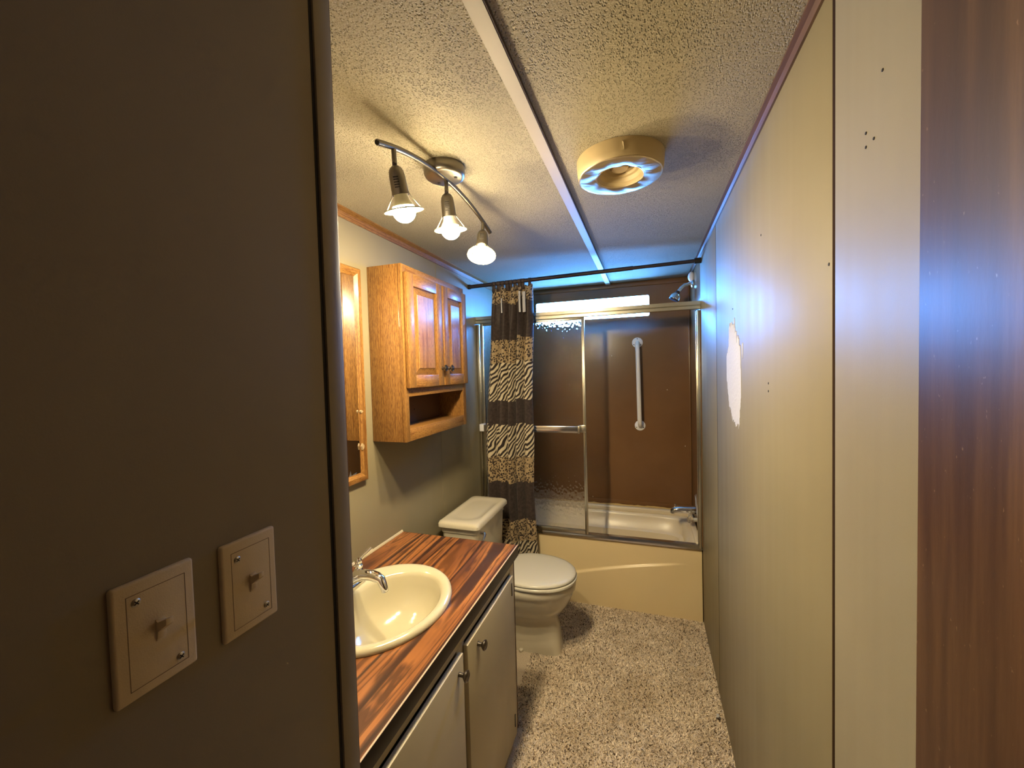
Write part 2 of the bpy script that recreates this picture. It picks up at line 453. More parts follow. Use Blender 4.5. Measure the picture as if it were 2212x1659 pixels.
# ceiling batten and crown trims
t1 = struct(build('trim_1', bx(-.2825, -.2510, Y0, YB, H - .012, H - .001), 'batten_face', smooth=0), 'flat cream ceiling batten running to the window')
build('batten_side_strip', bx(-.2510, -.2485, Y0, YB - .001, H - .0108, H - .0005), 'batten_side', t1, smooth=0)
def crown(name, x, s, w, h, mt, label):
    pts = [(x, H), (x + s * w, H), (x + s * w, H - .005), (x + s * w * .55, H - h * .45), (x + s * .005, H - h), (x, H - h)]
    return struct(build(name, MB().prism(pts, 'y', YE if s > 0 else Y0, YB), mt, smooth=20), label)
crown('trim_2', XL, 1, .032, .030, 'oak_trim', 'oak strip where left wall meets ceiling')
crown('trim_3', XR, -1, .018, .018, 'brown_trim_wood', 'brown strip where right wall meets ceiling')
struct(build('trim_4', bx(XL, XR, YB - .012, YB, H - .036, H), 'brown_paint', bevel=.003), 'brown strip where end wall meets ceiling')

# carpet pile: short yarn ends, uncountable
n = 150000
bxs = rng.uniform(-.60, XR - .001, n); bys = rng.uniform(.05, YT - .002, n)
keep = ~((bxs < -.515) & (bys < 1.56)) & ~((bxs < -.455) & (abs(bys - 2.08) < .078)); bxs = bxs[keep]; bys = bys[keep]; n = len(bxs)
ang = rng.uniform(0, 2 * PI, n); hgt = rng.uniform(.004, .009, n); wd = rng.uniform(.0018, .0034, n)
lean = rng.uniform(.002, .013, n); la = rng.uniform(0, 2 * PI, n)
V = np.zeros((n, 3, 3))
V[:, 0] = np.stack([bxs - wd * np.cos(ang), bys - wd * np.sin(ang), np.zeros(n)], 1)
V[:, 1] = np.stack([bxs + wd * np.cos(ang), bys + wd * np.sin(ang), np.zeros(n)], 1)
V[:, 2] = np.stack([np.clip(bxs + lean * np.cos(la), -1, XR - .001), bys + lean * np.sin(la), hgt], 1)
me = bpy.data.meshes.new('carpet_pile')
me.vertices.add(n * 3); me.vertices.foreach_set('co', V.reshape(-1))
me.loops.add(n * 3); me.loops.foreach_set('vertex_index', np.arange(n * 3, dtype=np.int32))
me.polygons.add(n); me.polygons.foreach_set('loop_start', np.arange(0, n * 3, 3, dtype=np.int32))
me.update(calc_edges=True)
tone = rng.uniform(.80, 1.12, n); dark = rng.uniform(0, 1, n) < .13
base = np.array([.88, .76, .60])[None] * tone[:, None]
base[dark] = np.array([.10, .065, .038])
ca = me.color_attributes.new('yarn', 'FLOAT_COLOR', 'POINT')
c4 = np.ones((n * 3, 4)); c4[:, :3] = np.repeat(base, 3, 0)
ca.data.foreach_set('color', c4.reshape(-1))
me.materials.append(MAT['carpet_yarn'])
cp = bpy.data.objects.new('carpet_pile', me); COL.objects.link(cp)
tag(cp, 'short speckled beige carpet pile covering the bathroom floor', 'carpet'); cp['kind'] = 'stuff'

# open wood door against the right wall
d = struct(build('door_1', bx(.247, .283, -.24, .4926, .015, 2.03), 'dark_door_wood', bevel=.002), 'dark brown wood-grain door standing open against right wall')

# ------------------------------------------------------------------ switches on the entry wall
def switch(y0, y1, z0, z1, screws, tog, label):
    t = thing('light_switch', label, 'switch', (XE, (y0 + y1) / 2, z0), 'two switches on the entry wall')
    build('plate', bx(XE - .002, XE + .0055, y0, y1, z0, z1), 'switch_almond', t, bevel=.003, segs=3)
    a, b, c, e = y0 + .011, y1 - .009, z0 + .010, z1 - .012
    mb = MB(); x0, x1, w = XE + .005, XE + .00565, .0006
    mb.box(x0, x1, a, b, c, c + w); mb.box(x0, x1, a, b, e - w, e); mb.box(x0, x1, a, a + w, c, e); mb.box(x0, x1, b - w, b, c, e)
    build('scribed_line', mb, 'switch_line', t, smooth=0)
    for y, z in screws:
        s = build('screw', MB().lathe([(.0040, 0), (.0040, .0008), (.0030, .0016), (.0012, .0019)], (XE + .0052, y, z), (1, 0, 0), 16, False, True), 'screw_metal', t)
        cr = MB(); q = .7
        for aa in (q, q + PI / 2):
            dy, dz = math.cos(aa), math.sin(aa); py, pz = -dz * .0005, dy * .0005; L = .0024
            cr.loft([[(x, y + dy * L + py, z + dz * L + pz), (x, y + dy * L - py, z + dz * L - pz), (x, y - dy * L - py, z - dz * L - pz), (x, y - dy * L + py, z - dz * L + pz)] for x in (XE + .0062, XE + .00725)])
        build('cross_slot', cr, 'black_slot', s, smooth=0)
    y, z = tog
    build('toggle_slot', bx(XE + .005, XE + .0064, y - .0040, y + .0040, z - .0108, z + .0108), 'switch_almond', t, bevel=.0004)
    lv = MB(); 
    lv.loft([[(x, yy, zz) for yy, zz in ((y - hy, zc - hz), (y + hy, zc - hz), (y + hy, zc + hz), (y - hy, zc + hz))] for x, zc, hy, hz in ((XE + .004, z, .0042, .0100), (XE + .0075, z + .0004, .0040, .0088), (XE + .0082, z + .0036, .0038, .0048), (XE + .0200, z + .0105, .0034, .0032))])
    build('toggle', lv, 'switch_almond', t, bevel=.0008)
switch(.2200, .2905, 1.201, 1.3135, [(.2388, 1.2933), (.2739, 1.2177)], (.2575, 1.257), 'almond toggle switch with screwed plate, farther from the bathroom')
switch(.3195, .3890, 1.197, 1.3105, [(.3379, 1.2888), (.3728, 1.2154)], (.3560, 1.2535), 'almond toggle switch with sharply lined plate, nearer the bathroom')

# ------------------------------------------------------------------ bathtub
tb = thing('bathtub', 'cream moulded bathtub with creased apron under the glass doors', 'bathtub', ((XL + XR) / 2, YT, 0))
TX0, TX1, TY0, TY1, TZ = XL + .003, XR - .004, YT, YB - .008, .428
# apron: a grid with the moulded crease
mb = MB(); NX, NZ = 70, 110; loops = []
def crease_z(x):
    t = (x - TX0) / (TX1 - TX0); return max(.02, .335 - .34 * (1 - t) ** 1.45) if t < 1 else .335
for i in range(NX + 1):
    x = TX0 + (TX1 - TX0) * i / NX; row = []
    for j in range(NZ + 1):
        z = (TZ - .012) * j / NZ
        fade = 1 - sstep(.05, .22, x)
        y = TY0 + .012 * fade * sstep(crease_z(x) - .004, crease_z(x) + .004, z) + .012 * (1 - fade) * sstep(.02, .30, z) 
        row.append((x, y, z))
    for k_ in range(1, 5):
        a = PI / 2 * k_ / 4; row.append((x, TY0 + .012 + .012 * (1 - math.cos(a)), TZ - .012 + .012 * math.sin(a)))
    loops.append(row)
mb.loft(loops, False, False, closed=False)
build('apron', mb, 'tub_gelcoat', tb, smooth=60)
# rim and basin
N = 64
def sup(cx, cy, rx, ry, n, z):
    L = []
    for i in range(N):
        a = 2 * PI * i / N; c, s = math.cos(a), math.sin(a)
        L.append((cx + rx * math.copysign(abs(c) ** (2 / n), c), cy + ry * math.copysign(abs(s) ** (2 / n), s), z))
    return L
cx, cy = (TX0 + TX1) / 2, (TY0 + TY1) / 2 + .01
rimO = sup((TX0 + TX1) / 2, (TY0 + .024 + TY1) / 2, (TX1 - TX0) / 2, (TY1 - TY0 - .024) / 2, 40, TZ)
bl = [rimO, sup(cx, cy, .640, .242, 7, TZ), sup(cx, cy, .628, .232, 7, TZ - .006), sup(cx, cy, .622, .226, 7, TZ - .02),
      sup(cx + .01, cy, .61, .212, 6, TZ - .10), sup(cx + .012, cy, .585, .188, 6, TZ - .115), sup(cx + .02, cy, .56, .175, 5, .14), sup(cx + .03, cy, .52, .155, 5, .075), sup(cx + .03, cy, .40, .10, 4, .062)]
build('basin', MB().loft(bl, False, True), 'tub_inside', tb, smooth=50)
build('back_ledge', bx(TX0, TX1, TY1 - .040, TY1, TZ - .002, TZ + .034), 'tub_inside', tb, bevel=.008, segs=3)
build('end_ledge', bx(TX1 - .030, TX1 + .002, TY0 + .04, TY1 - .03, TZ - .002, TZ + .03), 'tub_inside', tb, bevel=.008, segs=3)
path = [(TX0 + (TX1 - TX0) * i / 60, TY1 - .002, TZ + .036 + random.uniform(-.002, .003)) for i in range(61)]
build('caulk_bead', MB().tube(path, [.006 + random.uniform(-.0015, .002) for _ in path], 8), 'caulk_yellowed', tb)

# ------------------------------------------------------------------ framed sliding shower doors
sd = thing('shower_door', 'aluminium framed sliding shower doors with rippled obscure glass', 'shower door', (cx, YT + .01, TZ))
FY = 2.515
hp = [(FY, 1.868), (FY + .054, 1.868), (FY + .054, 1.846), (FY + .034, 1.824), (FY + .008, 1.820), (FY, 1.824), (FY, 1.840), (FY + .004, 1.844), (FY, 1.848)]
build('header', MB().prism(hp, 'x', XL + .001, XR - .001), 'anodised_champagne', sd, smooth=20)
tp = [(FY + .012, TZ), (FY + .012, TZ + .010), (FY + .016, TZ + .026), (FY + .020, TZ + .026), (FY + .022, TZ + .012), (FY + .034, TZ + .012), (FY + .036, TZ + .022), (FY + .058, TZ + .022), (FY + .060, TZ)]
build('track', MB().prism(tp, 'x', XL + .001, XR - .001), 'bright_aluminium', sd, smooth=20)
for xa, xb in ((XL + .001, XL + .022), (XR - .019, XR - .001)):
    mb = MB().box(xa, xb, FY + .006, FY + .050, TZ + .010, 1.816); 
    s = 1 if xa < 0 else -1; xe = xb if s > 0 else xa
    mb.box(min(xe, xe + s * .006), max(xe, xe + s * .006), FY + .024, FY + .032, TZ + .02, 1.814)
    build('wall_jamb', mb, 'anodised_champagne', sd, bevel=.0015)
mb = MB(); zz = TZ
loops = []
path = [(XR - .0015, FY + .004 + random.uniform(-.001, .001), TZ + .02 + i * .0232) for i in range(61)]
build('sealant_bead', MB().tube(path, [.0028 + random.uniform(-.001, .0012) for _ in path], 6), 'rust_sealant', sd)
def door_panel(x0, x1, y, bar):
    z0, z1, w = TZ + .024, 1.822, .020
    mb = MB()
    mb.box(x1 - w, x1, y - .008, y + .008, z0, z1); mb.box(x0, x0 + w, y - .008, y + .008, z0, z1)
    mb.box(x0 + w, x1 - w, y - .007, y + .007, z0, z0 + .028); mb.box(x0 + w, x1 - w, y - .007, y + .007, z1 - .016, z1)
    mb.box(x1 - w * .62, x1 - w * .38, y - .0105, y - .007, z0, z1)
    p = build('door_panel', mb, 'anodised_champagne' if bar else 'bright_aluminium', sd, bevel=.0015)
    build('glass', bx(x0 + w - .003, x1 - w + .003, y - .0025, y + .0025, z0 + .025, z1 - .014), 'obscure_glass', p, smooth=0)
    if bar:
        build('towel_bar', bx(x0 + .02, -.409, y - .052, y - .040, 1.103, 1.144), 'bright_aluminium', p, bevel=.002)
        for xa, xb in ((x1 - .047, x1 - .001), (x0 - .004, x0 + .024)):
            mb = MB(); mb.box(xa, xa + .012 if xa > -.8 else xb, y - .055, y - .006, 1.100, 1.147); mb.box(xa, xb, y - .014, y - .006, 1.100, 1.147)
            build('bar_bracket', mb, 'anodised_champagne' if xa > -.8 else 'white_plastic', p, bevel=.0015)
door_panel(-1.066, -.366, FY + .016, True)

# ------------------------------------------------------------------ shower curtain and rod
ra, rb_ = Vector((XL + .001, 2.416, 2.050)), Vector((XR - .001, 2.468, 2.082))
def rod(t): return ra.lerp(rb_, t)
rd = thing('curtain_rod', 'dark bronze tension rod spanning above the shower doors', 'curtain rod', tuple(ra))
build('outer_tube', MB().tube([rod(.0), rod(.74)], .0125, 16), 'dark_bronze', rd)
build('inner_tube', MB().tube([rod(.735), rod(.985)], .0105, 16), 'dark_bronze', rd)
for t0, t1 in ((0, .012), (.975, 1.)):
    build('rubber_end', MB().tube([rod(t0), rod(t1)], .0155, 16), 'black_slot', rd)
ct = thing('shower_curtain', 'gathered brown curtain with leopard and zebra print bands', 'curtain', (-.83, 2.43, .10))
def interp(z, tab):
    zs = [a for a, _ in tab]; return float(np.interp(z, zs, [b for _, b in tab]))
Ltab = [(.1, -.985), (.3, -.995), (.72, -1.010), (1.05, -1.013), (1.36, -.990), (1.80, -.957), (2.04, -.937)]
Rtab = [(.1, -.676), (.32, -.680), (.74, -.694), (1.06, -.680), (1.35, -.684), (1.79, -.667), (2.02, -.668)]
NU, NV = 200, 90; z0, z1 = .10, 2.028
folds = 5.2
mb = MB(); loops = []; uvs = []
for j in range(NV + 1):
    z = z0 + (z1 - z0) * j / NV; row = []
    xl_, xr_ = interp(z, Ltab), interp(z, Rtab)
    top = sstep(1.6, 2.03, z)
    amp = .046 * (1 - .5 * top)
    for i in range(NU + 1):
        t = i / NU
        ph = 2 * PI * folds * (t + .018 * math.sin(7 * t + 1) + .010 * math.sin(2.2 * z + 5 * t))
        a = math.sin(ph + .55 * math.sin(ph))
        x = xl_ + (xr_ - xl_) * (t + .036 * math.sin(2 * ph + .6)) 
        y = 2.428 + amp * a * (.75 + .35 * math.sin(9 * t + 2)) + .35 * amp * math.sin(ph * 2.6 + 3 * z) * top + .004 * math.sin(3 * z + 20 * t)
        row.append((x, y, z + (.012 * math.sin(ph) if j == NV else 0)))
    loops.append(row); acc = 0.
    for i, p in enumerate(row):                  # u is the length of cloth from the left hem
        if i: acc += math.hypot(p[0] - row[i - 1][0], p[1] - row[i - 1][1])
        uvs.append((acc, z))
mb.loft(loops, False, False, closed=False)
# order of vertices is row-major, so uv by vertex index
cl = build('cloth', mb, 'animal_print_cloth', ct, smooth=180)
me = cl.data; ul = me.uv_layers.new(name='UVMap')
vi = np.zeros(len(me.loops), dtype=np.int32); me.loops.foreach_get('vertex_index', vi)
ul.data.foreach_set('uv', np.array(uvs)[vi].reshape(-1))
sol = cl.modifiers.new('thickness', 'SOLIDIFY'); sol.thickness = .0012
for x in (-.917, -.887, -.861, -.831, -.806, -.778, -.750, -.728, -.684):
    t = (x - ra.x) / (rb_.x - ra.x); c = rod(t); w = .011 if x < -.69 else .008
    mb = MB(); lo = []
    for i in range(25):
        a = -PI / 2 + .35 + (2 * PI - .7) * i / 24
        lo.append((.0145 * math.cos(a), .0145 * math.sin(a)))
    lo = [(.006, -.052)] + lo + [(-.006, -.052)]
    wob = random.uniform(-.004, .004)
    mb.loft([[(x + s * w + wob * (p[1] < -.03), c.y + p[0], c.z + p[1]) for p in lo] for s in (-1, -.3, .3, 1)], False, False, closed=False)
    o = build('tab_loop', mb, 'curtain_tab_cloth', ct, smooth=60)
    so = o.modifiers.new('thickness', 'SOLIDIFY'); so.thickness = .002
for x, za, zb, w in ((-.856, 1.864, 1.955, .004), (-.737, 1.861, 1.99, .006), (-.709, 1.859, 1.985, .009)):
    mb = MB().loft([[(x + dx + (.004 * math.sin(9 * z)), 2.3905 + dy, z) for dx, dy in ((-w, 0), (w, 0), (w, .004), (-w, .004))] for z in np.linspace(za, zb, 8)])
    build('liner_strip', mb, 'liner_white', ct)

# ------------------------------------------------------------------ shower head, spout, grab bar
sh = thing('wall_shower', 'chrome shower head on a bent arm beside the window', 'shower head', (XR, 2.86, 1.93))
fx = XR - .001
build('flange', MB().lathe([(.0, .0), (.030, 0), (.030, .006), (.024, .012), (.014, .016)], (fx, 2.86, 2.026), (-1, 0, 0), 28, False, True), 'chrome', sh)
arm = [Vector((fx, 2.86, 2.026)), Vector((.262, 2.86, 2.030)), Vector((.238, 2.86, 2.026)), Vector((.218, 2.86, 2.010)), Vector((.198, 2.86, 1.986))]
build('arm', MB().tube(arm, .0105, 14), 'chrome', sh)
ax = Vector((-.030, 0, -.055)).normalized(); o0 = Vector((.198, 2.86, 1.986))
build('ball_joint', MB().lathe([(.0, -.006), (.012, -.004), (.015, .004), (.013, .014)], o0, ax, 20, False, True), 'dark_bronze', sh)
build('head', MB().lathe([(.012, .010), (.022, .016), (.031, .030), (.035, .048), (.034, .053), (.030, .055), (.0, .055)], o0, ax, 28), 'chrome', sh)
build('face_plate', MB().lathe([(.032, .0545), (.030, .060), (.0, .061)], o0, ax, 28), 'dark_bronze', sh)
wbk = MB().lathe([(.0, -.030), (.010, -.027), (.019, -.012), (.022, .004), (.017, .022), (.008, .034), (.0, .037)], (XR - .012, 2.875, 2.075), (0.05, .1, 1), 20)
tag(build('plastic_hook', wbk, 'white_plastic'), 'small glossy white plastic piece above the shower head', 'hook')

ts = thing('tub_spout', 'chrome tub spout on the wall above the faucet end of the tub', 'spout', (XR, 2.86, .50))
sp = [Vector((fx, 2.86, .552)), Vector((.262, 2.86, .551)), Vector((.20, 2.86, .548)), Vector((.165, 2.86, .543)), Vector((.150, 2.86, .534)), Vector((.145, 2.86, .520))]
build('body', MB().tube(sp, [.026, .025, .024, .023, .020, .015], 20), 'chrome', ts)
build('lift_knob', MB().lathe([(.003, 0), (.003, .012), (.006, .016), (.006, .021), (.0, .023)], (.165, 2.86, .562), (0, 0, 1), 14), 'chrome', ts)
fk = thing('faucet_knob', 'clear acrylic tub faucet knob just under the chrome spout', 'knob', (XR, 2.80, .50))
build('stem', MB().lathe([(.013, 0), (.013, .018), (.008, .03)], (fx, 2.80, .508), (-1, 0, 0), 18, False, True), 'lampholder_white', fk)
build('handle', MB().lathe([(.010, .022), (.022, .028), (.026, .038), (.024, .052), (.012, .058), (.0, .059)], (fx, 2.80, .508), (-1, 0, 0), 10), 'clear_acrylic', fk, smooth=10)
pts = [(2.93, .63), (2.905, .60), (2.895, .545), (2.85, .535), (2.80, .53), (2.78, .56), (2.80, .60), (2.83, .61), (2.85, .66), (2.862, .615), (2.89, .625)]
build('bare_patch', MB().prism(pts, 'x', XR - .0012, XR + .001), 'spackle_white', pan[3], smooth=0, label='bare plaster patch round the spout')

gb = thing('grab_bar', 'white vertical grab bar screwed to the brown wall', 'grab bar', (-.062, YB, 1.07))
gx0, gx1 = -.066, -.056
gp = [Vector((gx0, YB - .004, 1.68)), Vector((gx0, YB - .035, 1.675)), Vector((gx0, YB - .055, 1.655)), Vector((gx0 + .002, YB - .060, 1.62)), Vector((gx1 - .002, YB - .060, 1.13)), Vector((gx1, YB - .055, 1.095)), Vector((gx1, YB - .035, 1.075)), Vector((gx1, YB - .004, 1.07))]
build('bar', MB().tube(gp, .0155, 18), 'grab_white', gb)
for gx, gz in ((gx0, 1.681), (gx1, 1.069)):
    f = build('flange', MB().lathe([(.038, 0), (.038, .004), (.034, .007), (.018, .008)], (gx, YB - .0005, gz), (0, -1, 0), 32, False, True), 'grab_white', gb)
    for a in (PI / 2, PI * 7 / 6, PI * 11 / 6):
        build('screw_hole', MB().lathe([(.0038, 0), (.003, .0016)], (gx + .028 * math.cos(a), YB - .0073, gz + .028 * math.sin(a)), (0, -1, 0), 10, False, True), 'black_slot', f)

# ------------------------------------------------------------------ toilet
TYC = 2.08
to = thing('toilet', 'bone white toilet with closed lid between vanity and tub', 'toilet', (-.70, TYC, 0))
def egg(xb, xf, hw, n, z, N=48, bias=.45):
    xc = xb + (xf - xb) * bias; L = []
    for i in range(N):
        a = 2 * PI * i / N; c, s = math.cos(a), math.sin(a)
        rx = (xf - xc) if c > 0 else (xc - xb)
        L.append((xc + rx * math.copysign(abs(c) ** (2 / n), c), TYC + hw * math.copysign(abs(s) ** (2 / n), s), z))
    return L
secs = [(-.84, -.452, .078, 4.5, .0), (-.84, -.455, .076, 4.5, .02), (-.82, -.460, .070, 4, .09), (-.82, -.468, .069, 3.4, .135), (-.82, -.476, .074, 2.8, .165), (-.82, -.470, .094, 2.4, .192), (-.83, -.440, .128, 2.2, .225), (-.83, -.408, .155, 2.1, .27), (-.84, -.390, .170, 2.1, .315), (-.84, -.383, .175, 2.1, .335), (-.84, -.376, .181, 2.1, .343), (-.84, -.374, .182, 2.1, .372), (-.84, -.378, .178, 2.1, .380), (-.84, -.40, .15, 2.1, .381)]
build('bowl', MB().loft([egg(*s) for s in secs]), 'bone_china', to, smooth=50)
rl = [egg(-.80, -.376, .181, 2.15, .3835), egg(-.802, -.369, .187, 2.15, .389), egg(-.802, -.369, .187, 2.15, .398), egg(-.80, -.374, .183, 2.15, .402), egg(-.74, -.45, .12, 2.1, .402), egg(-.74, -.45, .12, 2.1, .3835), egg(-.80, -.376, .181, 2.15, .3835)]
build('seat_ring', MB().loft(rl, False, False), 'seat_plastic', to, smooth=50)
ll = [egg(-.805, -.381, .178, 2.15, .4045), egg(-.806, -.374, .184, 2.15, .408), egg(-.806, -.374, .184, 2.15, .414), egg(-.803, -.379, .180, 2.15, .419), egg(-.79, -.398, .164, 2.15, .4235), egg(-.77, -.43, .13, 2.15, .4255), egg(-.68, -.52, .06, 2.1, .4262)]
build('seat_lid', MB().loft(ll), 'seat_plastic', to, smooth=50)
for s in (-1, 1):
    build('hinge_cap', MB().lathe([(.0, 0), (.014, .0), (.014, .016), (.010, .020), (.0, .021)], (-.815, TYC + s * .07, .384), (0, 0, 1), 18), 'seat_plastic', to)
def rbox(x0, x1, y0, y1, r, z): return [(a, b, z) for a, b in rrect(x0, x1, y0, y1, r)]
tk = [rbox(-1.030, -.862, TYC - .180, TYC + .185, .03, .375), rbox(-1.040, -.852, TYC - .195, TYC + .200, .03, .40), rbox(-1.047, -.845, TYC - .206, TYC + .212, .025, .640), rbox(-1.047, -.845, TYC - .206, TYC + .212, .025, .655), rbox(-1.051, -.841, TYC - .210, TYC + .216, .025, .658), rbox(-1.051, -.841, TYC - .210, TYC + .216, .025, .686)]
build('tank', MB().loft(tk), 'bone_china', to, smooth=40)
lx0, lx1, ly0, ly1 = -1.064, -.824, 1.852, 2.316
tl = [rbox(lx0 + .008, lx1 - .008, ly0 + .008, ly1 - .008, .02, .683), rbox(lx0, lx1, ly0, ly1, .026, .690), rbox(lx0, lx1, ly0, ly1, .026, .705), rbox(lx0 + .006, lx1 - .006, ly0 + .006, ly1 - .006, .028, .716), rbox(lx0 + .018, lx1 - .018, ly0 + .018, ly1 - .018, .03, .7205),
      rbox(lx0 + .03, lx1 - .03, ly0 + .05, ly1 - .05, .08, .7205), rbox(lx0 + .036, lx1 - .034, ly0 + .062, ly1 - .062, .078, .7175), rbox(lx0 + .06, lx1 - .06, ly0 + .1, ly1 - .1, .05, .7165)]
build('tank_lid', MB().loft(tl), 'bone_china', to, smooth=40)
lv = build('flush_lever', MB().tube([(-.841, 1.918, .655), (-.822, 1.918, .655), (-.815, 1.914, .650), (-.813, 1.893, .640), (-.812, 1.872, .628)], [.009, .009, .009, .0075, .006], 14), 'chrome', to, label='chrome flush lever')
build('base_bolt_cap', MB().lathe([(.011, 0), (.010, .008), (.0, .012)], (-.66, TYC - .082, .006), (0, -.3, 1), 14), 'bone_china', to)

# ------------------------------------------------------------------ vanity, counter, sink, faucet
VY0, VY1, VX = .531, 1.552, -.553
va = thing('vanity_cabinet', 'cream painted two-door vanity cabinet under the wood-look counter', 'cabinet', (-.82, 1.04, 0))
mb = MB()
mb.box(XL + .002, VX, VY1 - .016, VY1, 0, .722); mb.box(XL + .002, VX, VY0, VY0 + .016, 0, .722)
mb.box(XL + .002, VX, VY0 + .016, VY1 - .016, .02, .036); mb.box(XL + .002, XL + .008, VY0 + .016, VY1 - .016, .036, .722)
build('carcass', mb, 'vanity_paint', va, bevel=.0012)
mb = MB(); xa, xb = VX, VX + .016
mb.box(xa, xb, VY1 - .050, VY1, 0, .724); mb.box(xa, xb, VY0, VY0 + .03, 0, .724); mb.box(xa, xb, 1.025, 1.075, .04, .69)
mb.box(xa, xb, VY0 + .03, VY1 - .05, .69, .724); mb.box(xa, xb, VY0 + .03, VY1 - .05, 0, .04)
build('face_frame', mb, 'vanity_paint', va, bevel=.001)
build('side_edge', bx(VX + .001, VX + .0175, VY1, VY1 + .004, 0, .724), 'jamb_edge_wood', va, bevel=.0006)
def vdoor(y0, y1, ky, hy):
    x0, x1 = VX + .0165, VX + .033
    dd = build('door', bx(x0, x1, y0, y1, .034, .684), 'vanity_paint', va, bevel=.003, segs=2)
    kb = MB().lathe([(.006, 0), (.006, .014), (.011, .018), (.0155, .023), (.0155, .027), (.012, .029), (.0105, .0275), (.006, .0285), (.0, .0295)], (x1, ky, .643), (1, 0, 0), 24)
    build('knob', kb, 'antique_pewter', dd, smooth=30)
    if hy:
        for z in (.638, .105):
            build('hinge', MB().prism(rrect(hy - .004, hy + .004, z - .026, z + .026, .004), 'x', x1 - .001, x1 + .002), 'dark_bronze', dd)
vdoor(.565, 1.036, 1.003, None)
vdoor(1.066, 1.496, 1.137, 1.474)

CX0, CX1, CY0, CY1, CZ0, CZ1 = XL + .002, -.532, .529, 1.590, .7245, .765
SX, SY = -.815, 1.06
co = thing('countertop', 'glossy reddish brown wood-look laminate counter with dark edge', 'countertop', (SX, SY, CZ0))
angs = sorted([2 * PI * i / 72 for i in range(72)] + [math.atan2(y - SY, x - SX) % (2 * PI) for x in (CX0, CX1) for y in (CY0, CY1)])
def outer(a):
    c, s = math.cos(a), math.sin(a); t = 1e9
    if c > 1e-9: t = min(t, (CX1 - SX) / c)
    if c < -1e-9: t = min(t, (CX0 - SX) / c)
    if s > 1e-9: t = min(t, (CY1 - SY) / s)
    if s < -1e-9: t = min(t, (CY0 - SY) / s)
    return SX + t * c, SY + t * s
def inner(a):
    c, s = math.cos(a), math.sin(a); r = 1 / math.sqrt((c / .195) ** 2 + (s / .23) ** 2); return SX + r * c, SY + r * s
O = [outer(a) for a in angs]; I = [inner(a) for a in angs]
lo = [[(p[0], p[1], z) for p in L] for L, z in ((O, CZ0), (O, CZ1), (I, CZ1), (I, CZ0), (O, CZ0))]
build('top', MB().loft(lo, False, False), 'rosewood_laminate', co, smooth=20)
mb = MB(); mb.box(CX1, CX1 + .004, CY0, CY1 + .004, CZ0 - .004, CZ1 - .001); mb.box(CX0, CX1, CY1, CY1 + .004, CZ0 - .004, CZ1 - .001)
build('edge_band', mb, 'edge_dark', co, bevel=.0006, label='dark brown edge band')
mb = MB(); mb.box(CX1, CX1 + .0042, CY0, CY1 + .0042, CZ1 - .001, CZ1 + .0004)
build('edge_line', mb, 'edge_line', co, smooth=0)
build('caulk_strip', MB().prism([(XL + .001, CZ1), (XL + .007, CZ1), (XL + .005, CZ1 + .006), (XL + .001, CZ1 + .009)], 'y', CY0, CY1), 'vanity_paint', co)

sk = thing('sink', 'cream oval drop-in sink set into the counter', 'sink', (SX, SY, .63))
def ell(cx_, cy_, rx, ry, z, n=72): return [(cx_ + rx * math.cos(2 * PI * i / n), cy_ + ry * math.sin(2 * PI * i / n), z) for i in range(n)]
bxn = SX + .028
sl = [ell(SX, SY, .213, .248, CZ1 + .0005), ell(SX, SY, .214, .249, CZ1 + .006), ell(SX, SY, .210, .245, CZ1 + .014), ell(SX, SY, .202, .237, CZ1 + .018), ell(SX + .004, SY, .190, .227, CZ1 + .017),
      ell(bxn, SY, .158, .205, CZ1 + .013), ell(bxn, SY, .152, .199, CZ1 + .009), ell(bxn, SY, .147, .193, CZ1 - .002), ell(bxn, SY, .140, .184, CZ1 - .030), ell(bxn, SY, .126, .165, CZ1 - .075), ell(bxn, SY, .098, .128, CZ1 - .110), ell(bxn, SY, .055, .07, CZ1 - .128), ell(bxn, SY, .022, .022, CZ1 - .133)]
so = build('basin', MB().loft(sl, False, True), 'sink_cream', sk, smooth=50)
build('drain', MB().lathe([(.022, 0), (.021, .003), (.016, .002), (.0, .0015)], (bxn, SY, CZ1 - .133), (0, 0, 1), 24), 'chrome', sk)

fa = thing('sink_faucet', 'chrome two-handle faucet at the back of the sink', 'faucet', (-.972, 1.072, CZ1 + .017))
FX, FYc, FZ = -.968, 1.072, CZ1 + .014
bp = [rbox(FX - .026, FX + .026, FYc - .092, FYc + .092, .025, FZ), rbox(FX - .026, FX + .026, FYc - .092, FYc + .092, .025, FZ + .010), rbox(FX - .021, FX + .021, FYc - .087, FYc + .087, .02, FZ + .016)]
build('base_plate', MB().loft(bp), 'chrome', fa, smooth=40)
sp = []; rad = []
for t, r in ((0, .020), (.15, .019), (.35, .018), (.55, .017), (.75, .0165), (.9, .016), (1., .014)):
    sp.append((FX + .005 + .150 * t, FYc - .015 * t, FZ + .024 + .052 * math.sin(PI * .62 * t + .12) + .0 * t)); rad.append(r)
sp.append((FX + .168, FYc - .017, FZ + .046)); rad.append(.0125); sp.append((FX + .170, FYc - .017, FZ + .034)); rad.append(.011)
build('spout', MB().tube(sp, rad, 20), 'chrome', fa, smooth=50)
for s in (1, -1):
    hy = FYc + s * .068
    hb = build('handle', MB().lathe([(.023, 0), (.022, .012), (.016, .028), (.012, .036), (.015, .040), (.015, .046), (.010, .050), (.013, .056), (.0135, .063), (.009, .070), (.0, .072)], (FX, hy, FZ + .012), (0, 0, 1), 22), 'chrome', fa, smooth=40)
    build('lever', MB().tube([(FX, hy, FZ + .072), (FX + .010, hy + s * .012, FZ + .084), (FX + .022, hy + s * .028, FZ + .098), (FX + .028, hy + s * .037, FZ + .106)], [.007, .0062, .0075, .009], 14), 'chrome', hb)

